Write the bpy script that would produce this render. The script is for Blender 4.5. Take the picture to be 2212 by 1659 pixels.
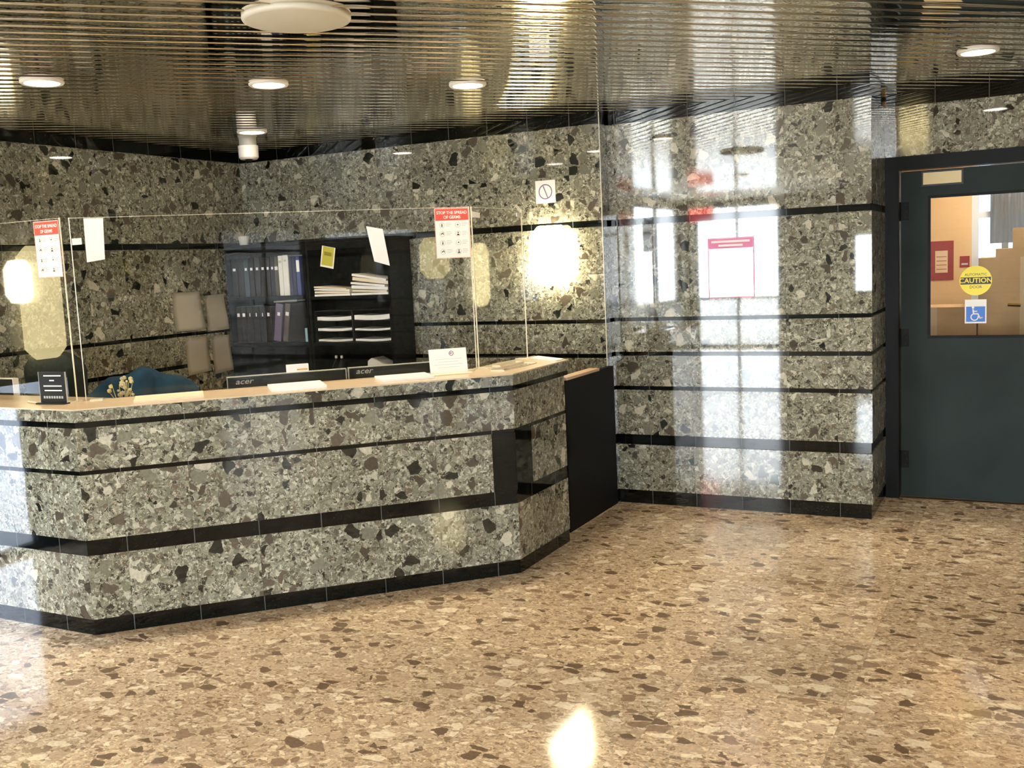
import bpy, bmesh, math, random
from mathutils import Vector, Matrix
random.seed(7)
for o in list(bpy.data.objects): bpy.data.objects.remove(o)
scene = bpy.context.scene
COL = scene.collection
PI = math.pi

# ------------------------------------------------------------------ camera
cam_d = bpy.data.cameras.new('camera'); cam = bpy.data.objects.new('camera', cam_d); COL.objects.link(cam)
scene.camera = cam
cam_d.sensor_width = 36.0; cam_d.lens = 36.0 * 2188.26 / 2212; cam_d.clip_start = 0.05; cam_d.clip_end = 200
yaw, pit, rol = math.radians(27.4), math.radians(6.7607), math.radians(2.66616)
fwd = Vector((-math.sin(yaw)*math.cos(pit), math.cos(yaw)*math.cos(pit), -math.sin(pit)))
R = Vector((math.cos(yaw), math.sin(yaw), 0)); U = R.cross(fwd)
right = R*math.cos(rol) - U*math.sin(rol); up = R*math.sin(rol) + U*math.cos(rol)
m = Matrix((right, up, -fwd)).transposed().to_4x4(); m.translation = Vector((0, 0, 1.654)); cam.matrix_world = m

# ------------------------------------------------------------------ world, exposure, area lights
scene.view_settings.view_transform = 'Standard'; scene.view_settings.look = 'None'
scene.view_settings.exposure = 0.44
scene.cycles.sample_clamp_indirect = 0.0; scene.cycles.caustics_refractive = False
scene.cycles.max_bounces = 6; scene.cycles.diffuse_bounces = 3; scene.cycles.glossy_bounces = 4; scene.cycles.transmission_bounces = 3; scene.cycles.transparent_max_bounces = 10
scene.cycles.use_adaptive_sampling = True; scene.cycles.adaptive_threshold = 0.06; scene.cycles.use_denoising = True; scene.view_settings.gamma = 1.0; scene.view_settings.use_curve_mapping = False
w = bpy.data.worlds.new('daylight'); scene.world = w; w.use_nodes = True
bg = w.node_tree.nodes['Background']; bg.inputs[0].default_value = (0.86, 0.92, 1.0, 1); bg.inputs[1].default_value = 24.0
WARM = (1.0, 0.80, 0.52)

def portal(name, loc, rot, sx, sy):
    l = bpy.data.lights.new(name, 'AREA'); l.shape = 'RECTANGLE'; l.size = sx; l.size_y = sy
    l.cycles.is_portal = True
    o = bpy.data.objects.new(name, l); COL.objects.link(o); o.location = loc; o.rotation_euler = rot
portal('portal_rear_left', (-4.65, -5.15, 1.28), (PI/2, 0, PI), 1.5, 2.5)
portal('portal_rear_middle', (-2.45, -5.25, 1.4), (PI/2, 0, PI), 0.5, 1.0)
portal('portal_rear_right', (1.25, -5.15, 1.28), (PI/2, 0, PI), 2.3, 2.5)
portal('portal_left_front', (-5.68, 2.55, .55), (0, -PI/2, 0), 1.1, .8)
portal('portal_left', (-5.68, -3.6, 1.68), (0, -PI/2, 0), 1.65, 2.4)

def area(name, loc, rot, sx, sy, power, color):
    l = bpy.data.lights.new(name, 'AREA'); l.shape = 'RECTANGLE'; l.size = sx; l.size_y = sy; l.energy = power; l.color = color
    o = bpy.data.objects.new(name, l); COL.objects.link(o); o.location = loc; o.rotation_euler = rot
    return o

# ------------------------------------------------------------------ materials
def new_mat(name):
    mt = bpy.data.materials.new(name); mt.use_nodes = True
    nt = mt.node_tree; return mt, nt, nt.nodes['Principled BSDF']
def simple(name, col, rough=0.5, metal=0.0, spec=0.5, noise=0.0, nscale=20, coat=0.0):
    mt, nt, b = new_mat(name)
    b.inputs['Roughness'].default_value = rough; b.inputs['Metallic'].default_value = metal
    b.inputs['Specular IOR Level'].default_value = spec; b.inputs['Coat Weight'].default_value = coat
    n = nt.nodes.new('ShaderNodeTexNoise'); n.inputs['Scale'].default_value = nscale; n.inputs['Detail'].default_value = 4
    tc = nt.nodes.new('ShaderNodeTexCoord'); nt.links.new(tc.outputs['Object'], n.inputs['Vector'])
    r = nt.nodes.new('ShaderNodeMixRGB'); r.blend_type = 'MIX'
    k = noise
    r.inputs[1].default_value = (*[c*(1-k) for c in col], 1); r.inputs[2].default_value = (*[min(1, c*(1+k)) for c in col], 1)
    nt.links.new(n.outputs['Fac'], r.inputs[0]); nt.links.new(r.outputs[0], b.inputs['Base Color'])
    return mt
def emit(name, col, strength):
    mt, nt, b = new_mat(name); b.inputs['Base Color'].default_value = (*col, 1)
    b.inputs['Emission Color'].default_value = (*col, 1); b.inputs['Emission Strength'].default_value = strength
    return mt
def ramp(nt, stops, interp='CONSTANT'):
    r = nt.nodes.new('ShaderNodeValToRGB'); r.color_ramp.interpolation = interp
    e = r.color_ramp.elements
    while len(e) > 1: e.remove(e[-1])
    e[0].position = stops[0][0]; e[0].color = (*stops[0][1], 1)
    for p, c in stops[1:]:
        q = e.new(p); q.color = (*c, 1)
    return r
def math_n(nt, op, a, b=None, clamp=False):
    n = nt.nodes.new('ShaderNodeMath'); n.operation = op; n.use_clamp = clamp
    for i, v in enumerate((a, b)):
        if v is None: continue
        if isinstance(v, (int, float)): n.inputs[i].default_value = v
        else: nt.links.new(v, n.inputs[i])
    return n.outputs[0]
def mix(nt, f, a, b):
    n = nt.nodes.new('ShaderNodeMixRGB')
    for i, v in enumerate((f, a, b)):
        if isinstance(v, tuple): n.inputs[i].default_value = (*v, 1)
        elif isinstance(v, (int, float)): n.inputs[i].default_value = v
        else: nt.links.new(v, n.inputs[i])
    return n.outputs[0]

def stone(name, fine, mid, big, vein, veinamt, rough, scale=1.0, joint=(0.05, 0.05, 0.045), jw=0.008, use_uv=True, big_keep=0.6, squash=(1, 1, 1), spec=0.5):
    """polished breccia: angular pieces of three sizes in a fine matrix, cut in tiles"""
    mt, nt, b = new_mat(name); L = nt.links.new
    geo = nt.nodes.new('ShaderNodeNewGeometry')
    uv = nt.nodes.new('ShaderNodeUVMap'); uv.uv_map = 'tile'
    fl = nt.nodes.new('ShaderNodeVectorMath'); fl.operation = 'FLOOR'; L(uv.outputs[0], fl.inputs[0])
    wn = nt.nodes.new('ShaderNodeTexWhiteNoise'); wn.noise_dimensions = '3D'; L(fl.outputs[0], wn.inputs['Vector'])
    off = nt.nodes.new('ShaderNodeVectorMath'); off.operation = 'SCALE'; off.inputs['Scale'].default_value = 7.0; L(wn.outputs['Color'], off.inputs[0])
    ad = nt.nodes.new('ShaderNodeVectorMath'); ad.operation = 'ADD'; L(geo.outputs['Position'], ad.inputs[0]); L(off.outputs[0], ad.inputs[1])
    sq = nt.nodes.new('ShaderNodeVectorMath'); sq.operation = 'MULTIPLY'; L(ad.outputs[0], sq.inputs[0]); sq.inputs[1].default_value = squash
    # distortion
    ns = nt.nodes.new('ShaderNodeTexNoise'); ns.inputs['Scale'].default_value = 14*scale; ns.inputs['Detail'].default_value = 3; L(sq.outputs[0], ns.inputs['Vector'])
    sb = nt.nodes.new('ShaderNodeVectorMath'); sb.operation = 'SUBTRACT'; sb.inputs[1].default_value = (.5, .5, .5); L(ns.outputs['Color'], sb.inputs[0])
    sc = nt.nodes.new('ShaderNodeVectorMath'); sc.operation = 'SCALE'; sc.inputs['Scale'].default_value = 0.055/scale; L(sb.outputs[0], sc.inputs[0])
    P = nt.nodes.new('ShaderNodeVectorMath'); P.operation = 'ADD'; L(sq.outputs[0], P.inputs[0]); L(sc.outputs[0], P.inputs[1])
    def vor(s, feat='F1', rnd=1.0):
        v = nt.nodes.new('ShaderNodeTexVoronoi'); v.feature = feat; v.inputs['Scale'].default_value = s*scale; v.inputs['Randomness'].default_value = rnd
        L(P.outputs[0], v.inputs['Vector']); return v
    def val(v):
        s = nt.nodes.new('ShaderNodeSeparateColor'); L(v.outputs['Color'], s.inputs[0]); return s.outputs[0], s.outputs[1]
    v3 = vor(75); r3, _ = val(v3); cr3 = ramp(nt, fine); L(r3, cr3.inputs[0])
    v2 = vor(30); r2, k2 = val(v2); cr2 = ramp(nt, mid); L(r2, cr2.inputs[0])
    e2 = vor(30, 'DISTANCE_TO_EDGE')
    v1 = vor(13); r1, k1 = val(v1); cr1 = ramp(nt, big); L(r1, cr1.inputs[0])
    e1 = vor(13, 'DISTANCE_TO_EDGE')
    m2 = math_n(nt, 'MULTIPLY', math_n(nt, 'GREATER_THAN', k2, 0.45), math_n(nt, 'GREATER_THAN', e2.outputs['Distance'], 0.06))
    m1 = math_n(nt, 'MULTIPLY', math_n(nt, 'GREATER_THAN', k1, big_keep), math_n(nt, 'GREATER_THAN', e1.outputs['Distance'], 0.10))
    c = mix(nt, m2, cr3.outputs[0], cr2.outputs[0])
    def ridge(sc_, wd_, dist):
        n2 = nt.nodes.new('ShaderNodeTexNoise'); n2.inputs['Scale'].default_value = sc_*scale; n2.inputs['Detail'].default_value = 1.5; n2.inputs['Distortion'].default_value = dist; L(ad.outputs[0], n2.inputs['Vector'])
        return math_n(nt, 'LESS_THAN', math_n(nt, 'ABSOLUTE', math_n(nt, 'SUBTRACT', n2.outputs['Fac'], .5)), wd_)
    n5 = nt.nodes.new('ShaderNodeTexNoise'); n5.inputs['Scale'].default_value = 30*scale; L(P.outputs[0], n5.inputs['Vector'])
    vm = math_n(nt, 'MULTIPLY', math_n(nt, 'MULTIPLY', math_n(nt, 'MAXIMUM', ridge(22, .011, 1.5), ridge(41, .012, .8)), math_n(nt, 'GREATER_THAN', n5.outputs['Fac'], .47)), veinamt)
    c = mix(nt, vm, c, vein)
    c = mix(nt, m1, c, cr1.outputs[0])
    # tonal noise
    n4 = nt.nodes.new('ShaderNodeTexNoise'); n4.inputs['Scale'].default_value = 60*scale; n4.inputs['Detail'].default_value = 5; L(ad.outputs[0], n4.inputs['Vector'])
    mr = nt.nodes.new('ShaderNodeMapRange'); mr.inputs['To Min'].default_value = 0.55; mr.inputs['To Max'].default_value = 1.45; L(n4.outputs['Fac'], mr.inputs['Value'])
    hv = nt.nodes.new('ShaderNodeVectorMath'); hv.operation = 'SCALE'; L(c, hv.inputs[0]); L(mr.outputs[0], hv.inputs['Scale'])
    c = hv.outputs[0]
    # per-tile tone
    mt2 = nt.nodes.new('ShaderNodeMapRange'); mt2.inputs['To Min'].default_value = 0.86; mt2.inputs['To Max'].default_value = 1.14; L(wn.outputs['Value'], mt2.inputs['Value'])
    hv = nt.nodes.new('ShaderNodeVectorMath'); hv.operation = 'SCALE'; L(c, hv.inputs[0]); L(mt2.outputs[0], hv.inputs['Scale']); c = hv.outputs[0]
    # joints
    fr = nt.nodes.new('ShaderNodeVectorMath'); fr.operation = 'FRACTION'; L(uv.outputs[0], fr.inputs[0])
    sx = nt.nodes.new('ShaderNodeSeparateXYZ'); L(fr.outputs[0], sx.inputs[0])
    j = math_n(nt, 'MAXIMUM', math_n(nt, 'LESS_THAN', sx.outputs[0], jw), math_n(nt, 'LESS_THAN', sx.outputs[1], jw))
    c = mix(nt, math_n(nt, 'MULTIPLY', j, 0.5), c, joint)
    L(c, b.inputs['Base Color'])
    b.inputs['Roughness'].default_value = rough; b.inputs['Specular IOR Level'].default_value = spec
    return mt

G = 1.0
M = {}
M['marble'] = stone('breccia_marble',
    fine=[(0, (.06, .058, .042)), (.15, (.15, .147, .108)), (.38, (.215, .21, .155)), (.70, (.285, .28, .215)), (.88, (.46, .45, .36))],
    mid=[(0, (.045, .042, .032)), (.12, (.12, .11, .08)), (.30, (.20, .195, .145)), (.62, (.27, .265, .205)), (.82, (.15, .125, .09)), (.93, (.48, .46, .37))],
    big=[(0, (.018, .020, .018)), (.26, (.075, .062, .046)), (.46, (.20, .195, .15)), (.72, (.11, .09, .068)), (.86, (.56, .53, .42))],
    vein=(.60, .58, .47), veinamt=0.8, rough=0.03, big_keep=0.76, scale=1.15, spec=0.8)
M['floor'] = stone('floor_breccia',
    fine=[(0, (.34, .235, .145)), (.14, (.52, .385, .25)), (.42, (.66, .505, .345)), (.8, (.84, .69, .50))],
    mid=[(0, (.31, .21, .135)), (.14, (.46, .33, .22)), (.32, (.62, .465, .315)), (.66, (.74, .58, .41)), (.84, (.93, .82, .63))],
    big=[(0, (.20, .135, .088)), (.30, (.34, .235, .155)), (.54, (.64, .485, .335)), (.76, (.94, .83, .64))],
    vein=(.88, .74, .54), veinamt=0.7, rough=0.09, scale=1.3, joint=(.42, .31, .2), jw=0.005, big_keep=0.70, squash=(.85, 1.15, 1))
def granite():
    mt, nt, b = new_mat('black_granite'); L = nt.links.new
    uv = nt.nodes.new('ShaderNodeUVMap'); uv.uv_map = 'tile'
    fr = nt.nodes.new('ShaderNodeVectorMath'); fr.operation = 'FRACTION'; L(uv.outputs[0], fr.inputs[0])
    sx = nt.nodes.new('ShaderNodeSeparateXYZ'); L(fr.outputs[0], sx.inputs[0])
    j = math_n(nt, 'LESS_THAN', sx.outputs[0], 0.014)
    geo = nt.nodes.new('ShaderNodeNewGeometry'); n = nt.nodes.new('ShaderNodeTexNoise'); n.inputs['Scale'].default_value = 160; L(geo.outputs['Position'], n.inputs['Vector'])
    r = ramp(nt, [(0, (.002, .003, .003)), (.64, (.004, .005, .005)), (.74, (.016, .018, .017))], 'LINEAR'); L(n.outputs['Fac'], r.inputs[0])
    L(mix(nt, math_n(nt, 'MULTIPLY', j, .6), r.outputs[0], (.16, .17, .17)), b.inputs['Base Color'])
    b.inputs['Roughness'].default_value = .05; b.inputs['Specular IOR Level'].default_value = .4
    return mt
M['granite'] = granite()
def bronze():
    mt, nt, b = new_mat('polished_bronze_metal'); L = nt.links.new
    b.inputs['Base Color'].default_value = (.74, .68, .57, 1); b.inputs['Metallic'].default_value = 1; b.inputs['Roughness'].default_value = .035
    return mt
M['bronze'] = bronze()
def clear(name, tint=(1, 1, 1), fres=1.5, gl=1.0):
    mt = bpy.data.materials.new(name); mt.use_nodes = True; nt = mt.node_tree; L = nt.links.new
    for n in list(nt.nodes): nt.nodes.remove(n)
    out = nt.nodes.new('ShaderNodeOutputMaterial'); t = nt.nodes.new('ShaderNodeBsdfTransparent'); t.inputs[0].default_value = (*tint, 1)
    g = nt.nodes.new('ShaderNodeBsdfGlossy'); g.inputs['Roughness'].default_value = .01; g.inputs['Color'].default_value = (gl, gl, gl, 1)
    f = nt.nodes.new('ShaderNodeFresnel'); f.inputs[0].default_value = fres
    geo = nt.nodes.new('ShaderNodeNewGeometry')
    mm = nt.nodes.new('ShaderNodeMixShader')
    ff = math_n(nt, 'MULTIPLY', f.outputs[0], math_n(nt, 'SUBTRACT', 1.0, geo.outputs['Backfacing']))
    L(ff, mm.inputs[0]); L(t.outputs[0], mm.inputs[1]); L(g.outputs[0], mm.inputs[2]); L(mm.outputs[0], out.inputs[0])
    return mt
M['acrylic'] = clear('clear_acrylic', (.985, .985, .975), 1.38)
M['tinted_glass'] = clear('tinted_window_glass', (.21, .225, .24), 1.5)
M['smoked_glass'] = clear('smoked_window_glass', (.68, .72, .78), 1.5)
M['pale_frame'] = simple('pale_window_frame', (.55, .56, .58), .5)
M['glass'] = clear('window_glass', (.97, .985, .98), 1.5)
M['acrylic_edge'] = simple('polished_acrylic_edge', (.9, .86, .70), .25)
M['ledge'] = simple('cream_laminate', (.72, .58, .42), .22, noise=.10, nscale=30)
M['paper'] = simple('white_paper', (.86, .86, .86), .7)
M['laminated'] = simple('laminated_white_paper', (.88, .88, .88), .04, spec=.7)
M['cream_paper'] = simple('cream_paper', (.80, .70, .55), .7, noise=.05)
M['wall_paper_sheet'] = simple('aged_paper', (.93, .86, .74), .7, noise=.04)
M['red'] = simple('red_print', (.75, .09, .07), .5)
M['pink'] = simple('pink_print', (.80, .22, .42), .5)
M['palered'] = simple('pale_red_print', (.85, .50, .45), .5)
M['grey_print'] = simple('grey_print', (.50, .52, .52), .6)
M['dark_print'] = simple('dark_print', (.06, .06, .07), .6)
M['white_print'] = simple('white_print', (.90, .88, .84), .6)
M['maroon'] = simple('maroon_print', (.26, .03, .03), .5)
M['yellow'] = simple('yellow_vinyl', (.95, .78, .04), .4)
M['blue'] = simple('blue_vinyl', (.02, .16, .62), .4)
M['purple_print'] = simple('purple_print', (.22, .12, .26), .5)
M['black'] = simple('black_laminate', (.005, .005, .006), .5, noise=.2, spec=.08)
M['blackp'] = simple('black_plastic', (.009, .010, .010), .35, spec=.3)
M['grey_plastic'] = simple('silver_plastic', (.45, .44, .40), .35)
M['desk'] = simple('dark_desk_laminate', (.10, .075, .055), .4, noise=.2)
M['fixture'] = simple('cream_painted_metal', (.78, .75, .63), .45)
M['white_plastic'] = simple('white_plastic', (.82, .80, .74), .4)
M['door'] = simple('dark_green_painted_steel', (.018, .028, .026), .5, noise=.5, nscale=3.0, spec=.15)
M['doorframe'] = simple('black_steel', (.006, .007, .007), .45, noise=.2, spec=.12)
M['brass'] = simple('brass', (.6, .42, .15), .25, metal=1)
M['steel'] = simple('steel', (.45, .45, .43), .3, metal=1)
M['tan'] = simple('tan_painted_wall', (.62, .40, .20), .6, noise=.05, nscale=3)
M['carton'] = simple('brown_cardboard', (.52, .33, .17), .75, noise=.10, nscale=8)
M['tape'] = simple('packing_tape', (.62, .43, .25), .3)
M['curtain'] = simple('pale_curtain', (.75, .74, .72), .8)
M['denim'] = simple('blue_denim', (.022, .085, .16), .85, noise=.55, nscale=16)
M['chair_fabric'] = simple('dark_green_fabric', (.012, .020, .018), .8, noise=.3)
M['wood'] = simple('light_wood_edge', (.62, .42, .26), .35, noise=.15, nscale=30)
M['concrete'] = simple('pale_concrete', (.45, .44, .42), .8, noise=.1)
M['ceil_dark'] = simple('dark_plenum', (.02, .02, .018), .8)
M['lamp'] = emit('lit_lamp_lens', (1.0, .90, .78), 14)
M['sconce_glass'] = emit('lit_frosted_glass', (1.0, .86, .56), 26)
M['sconce_yellow'] = emit('lit_yellow_shade', (1.0, .84, .42), 9)
M['corridor_fill_glow'] = emit('corridor_fill_lens', (1.0, .9, .75), 55)  # glow of the lamp added to brighten the corridor
M['plant'] = simple('dried_flower', (.62, .55, .30), .8, noise=.3)
M['stone_rear'] = simple('brown_stone_rear', (.16, .13, .09), .3, noise=.5, nscale=25)

# ------------------------------------------------------------------ mesh helpers
def mesh_obj(name, bm, mat, parent=None, mats=None):
    me = bpy.data.meshes.new(name); bm.normal_update(); bm.to_mesh(me); bm.free()
    for mm in (mats or [mat]): me.materials.append(mm)
    o = bpy.data.objects.new(name, me); COL.objects.link(o)
    if parent is not None: o.parent = parent; o.matrix_parent_inverse = Matrix.Translation(-parent.location) if parent.type == 'EMPTY' and parent.parent is None else Matrix.Identity(4)
    return o
def tag(o, label=None, cat=None, group=None, kind=None):
    if label: o['label'] = label
    if cat: o['category'] = cat
    if group: o['group'] = group
    if kind: o['kind'] = kind
    return o
def thing(name, label, cat, loc=(0, 0, 0), group=None):
    o = bpy.data.objects.new(name, None); o.empty_display_size = .05; COL.objects.link(o); o.location = loc
    return tag(o, label, cat, group)
def prism(bm, poly, z0, z1, mi=0):
    lo = [bm.verts.new((x, y, z0)) for x, y in poly]; hi = [bm.verts.new((x, y, z1)) for x, y in poly]
    n = len(poly); fs = []
    fs.append(bm.faces.new(lo[::-1])); fs.append(bm.faces.new(hi))
    for i in range(n): fs.append(bm.faces.new((lo[i], lo[(i+1) % n], hi[(i+1) % n], hi[i])))
    for f in fs: f.material_index = mi
    return fs
def box(bm, x0, x1, y0, y1, z0, z1, mi=0):
    return prism(bm, [(x0, y0), (x1, y0), (x1, y1), (x0, y1)], z0, z1, mi)
def obox(bm, F, x0, x1, y0, y1, d0, d1, mi=0):
    """box in a frame F = (origin, right, up, normal): x right, y up, d out along the normal"""
    vs = [bm.verts.new(F(x, y, d)) for d in (d0, d1) for x, y in ((x0, y0), (x1, y0), (x1, y1), (x0, y1))]
    idx = [(3, 2, 1, 0), (4, 5, 6, 7), (0, 1, 5, 4), (1, 2, 6, 5), (2, 3, 7, 6), (3, 0, 4, 7)]
    for f in idx: bm.faces.new([vs[i] for i in f]).material_index = mi
def frame(o, r, u=(0, 0, 1)):
    o = Vector(o); r = Vector(r).normalized(); u = Vector(u).normalized(); n = r.cross(u)
    def F(x, y, d=0.0): return o + r*x + u*y + n*d
    F.o, F.r, F.u, F.n = o, r, u, n
    return F
def flat_poly(bm, F, pts, d0, d1):
    lo = [bm.verts.new(F(x, y, d0)) for x, y in pts]; hi = [bm.verts.new(F(x, y, d1)) for x, y in pts]
    n = len(pts)
    bm.faces.new(lo[::-1]); bm.faces.new(hi)
    for i in range(n): bm.faces.new((lo[i], lo[(i+1) % n], hi[(i+1) % n], hi[i]))
def disc(bm, F, cx, cy, r, d0, d1, n=32):
    flat_poly(bm, F, [(cx+r*math.cos(2*PI*i/n), cy+r*math.sin(2*PI*i/n)) for i in range(n)], d0, d1)
def ring(bm, F, cx, cy, r0, r1, d0, d1, a0=0, a1=2*PI, n=32):
    full = abs(a1-a0-2*PI) < 1e-6
    for i in range(n):
        a, b = a0+(a1-a0)*i/n, a0+(a1-a0)*(i+1)/n
        flat_poly(bm, F, [(cx+r0*math.cos(a), cy+r0*math.sin(a)), (cx+r1*math.cos(a), cy+r1*math.sin(a)), (cx+r1*math.cos(b), cy+r1*math.sin(b)), (cx+r0*math.cos(b), cy+r0*math.sin(b))], d0, d1)
def stroke(bm, F, pts, wd, d0, d1):
    for (x0, y0), (x1, y1) in zip(pts[:-1], pts[1:]):
        l = math.hypot(x1-x0, y1-y0); nx, ny = -(y1-y0)/l*wd/2, (x1-x0)/l*wd/2
        flat_poly(bm, F, [(x0-nx, y0-ny), (x1-nx, y1-ny), (x1+nx, y1+ny), (x0+nx, y0+ny)], d0, d1)
        disc(bm, F, x1, y1, wd/2, d0, d1, 10)
def text(name, s, F, cx, cy, size, d, mat, parent, sx=1.0, bold=0.0, shear=0.0, space=1.0):
    c = bpy.data.curves.new(name, 'FONT'); c.body = s; c.size = size; c.align_x = 'CENTER'; c.align_y = 'CENTER'
    c.extrude = .0003; c.offset = bold; c.shear = shear; c.resolution_u = 4; c.space_character = space
    t = bpy.data.objects.new(name+'_tmp', c); COL.objects.link(t)
    bpy.context.view_layer.update()
    me = bpy.data.meshes.new_from_object(t.evaluated_get(bpy.context.evaluated_depsgraph_get()))
    bpy.data.objects.remove(t); bpy.data.curves.remove(c)
    mt = Matrix((F.r*sx, F.u, F.n)).transposed().to_4x4(); mt.translation = F(cx, cy, d); me.transform(mt)
    me.materials.clear(); me.materials.append(mat)
    o = bpy.data.objects.new(name, me); COL.objects.link(o); o.parent = parent
    if parent is not None and parent.type == 'EMPTY': o.matrix_parent_inverse = Matrix.Translation(-parent.location)
    return o
def part(name, fn, mat, parent, label=None):
    bm = bmesh.new(); fn(bm); o = mesh_obj(name, bm, mat, parent)
    if label: o['label'] = label
    return o
def printed(name, layers, parent):
    """one part whose surface print is in its own mesh: layers = (function, material)"""
    bm = bmesh.new()
    for i, (fn, mt) in enumerate(layers):
        n0 = len(bm.faces); fn(bm); bm.faces.ensure_lookup_table()
        for f in bm.faces[n0:]: f.material_index = i
    return mesh_obj(name, bm, None, parent, [mt for _, mt in layers])
def lathe(bm, c, prof, n=32):
    """prof: list of (r, z) from bottom to top, closed if r=0 at the ends"""
    rings = []
    for r, z in prof:
        if r < 1e-6: rings.append([bm.verts.new((c[0], c[1], c[2]+z))])
        else: rings.append([bm.verts.new((c[0]+r*math.cos(2*PI*i/n), c[1]+r*math.sin(2*PI*i/n), c[2]+z)) for i in range(n)])
    for a, b in zip(rings[:-1], rings[1:]):
        for i in range(n):
            j = (i+1) % n
            if len(a) == 1 and len(b) == 1: continue
            if len(a) == 1: bm.faces.new((a[0], b[j], b[i]))
            elif len(b) == 1: bm.faces.new((a[i], a[j], b[0]))
            else: bm.faces.new((a[i], a[j], b[j], b[i]))
def tube(bm, pts, r, n=8):
    pts = [Vector(p) for p in pts]; rings = []
    for i, p in enumerate(pts):
        t = (pts[min(i+1, len(pts)-1)] - pts[max(i-1, 0)]).normalized()
        a = t.orthogonal().normalized(); b = t.cross(a)
        rr = r[i] if isinstance(r, (list, tuple)) else r
        rings.append([bm.verts.new(p + a*math.cos(2*PI*k/n)*rr + b*math.sin(2*PI*k/n)*rr) for k in range(n)])
    for x, y in zip(rings[:-1], rings[1:]):
        # align
        k0 = min(range(n), key=lambda k: (y[k].co-x[0].co).length)
        y[:] = y[k0:]+y[:k0]
        for i in range(n): bm.faces.new((x[i], x[(i+1) % n], y[(i+1) % n], y[i]))
    bm.faces.new(rings[0][::-1]); bm.faces.new(rings[-1])
def offset(poly, d):
    n = len(poly); out = []
    for i in range(n):
        p0, p1, p2 = Vector(poly[i-1]), Vector(poly[i]), Vector(poly[(i+1) % n])
        e0 = (p1-p0).normalized(); e1 = (p2-p1).normalized()
        n0 = Vector((-e0.y, e0.x)); n1 = Vector((-e1.y, e1.x))   # inward for CCW
        b = (n0+n1); b = b/(b.length_squared)*2 if b.length > 1e-6 else n0
        out.append(tuple(p1 + b*d))
    return out
TILE = 0.305
def course(bm, poly, z0, z1, ri, inset=0.0, rowh=TILE, uoff=0.0, mi=0):
    """one course of stone round a plan polygon, with tile coordinates in its 'tile' uv map"""
    uvl = bm.loops.layers.uv.get('tile') or bm.loops.layers.uv.new('tile')
    pp = offset(poly, inset) if inset else poly
    fs = prism(bm, pp, z0, z1, mi)
    n = len(pp); run = uoff
    for i in range(n):
        f = fs[2+i]; l = (Vector(pp[(i+1) % n])-Vector(pp[i])).length
        us = [run, run+l, run+l, run]; zs = [0, 0, z1-z0, z1-z0]
        for lp, u_, z_ in zip(f.loops, us, zs): lp[uvl].uv = (u_/TILE + i*40 + .0001, z_/rowh + ri*5 + .02)
        run = uoff
    for f in fs[:2]:
        for lp in f.loops: lp[uvl].uv = (lp.vert.co.x/TILE*.99+.5, lp.vert.co.y/TILE*.99+ri*5+.5)
WALL_ROWS = [(0, .093, 1), (.093, .405, 0), (.405, .475, 1), (.475, .777, 0), (.777, .804, 1), (.804, 1.006, 0), (1.006, 1.034, 1),
             (1.034, 1.237, 0), (1.237, 1.263, 1), (1.263, 1.869, 0), (1.869, 1.911, 1), (1.911, 2.526, 0), (2.526, 2.62, 1)]
def stone_wall(name, poly, rows=WALL_ROWS, uoff=0.0, zmin=0, zmax=3, inset=.008, seed=0):
    bm = bmesh.new()
    for i, (a, b, k) in enumerate(rows):
        a, b = max(a, zmin), min(b, zmax)
        if b-a < 1e-4: continue
        course(bm, poly, a, b, i+seed, inset if k else 0.0, (b-a)/2+.0005 if b-a > .5 else TILE*1.05, uoff, k)
    o = mesh_obj(name, bm, None, mats=[M['marble'], M['granite']]); o['kind'] = 'structure'
    return o
def struct(name, fn, mat, uv=False):
    bm = bmesh.new(); fn(bm); o = mesh_obj(name, bm, mat); o['kind'] = 'structure'; return o

# ------------------------------------------------------------------ room shell
XL, XR, YR, YB, YC, YD, H = -5.52, 4.2, -5.0, 6.22, 6.36, 6.97, 2.602
bm = bmesh.new(); uvl = bm.loops.layers.uv.new('tile')
fs = box(bm, XL-.25, XR+.25, YR-.25, YD+.02, -.12, 0)
for f in fs:
    for lp in f.loops:
        c = lp.vert.co; lp[uvl].uv = ((c.x+.9*0+50)/.61, (c.y+50)/.61)
o = mesh_obj('floor', bm, M['floor']); o['kind'] = 'structure'
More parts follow.
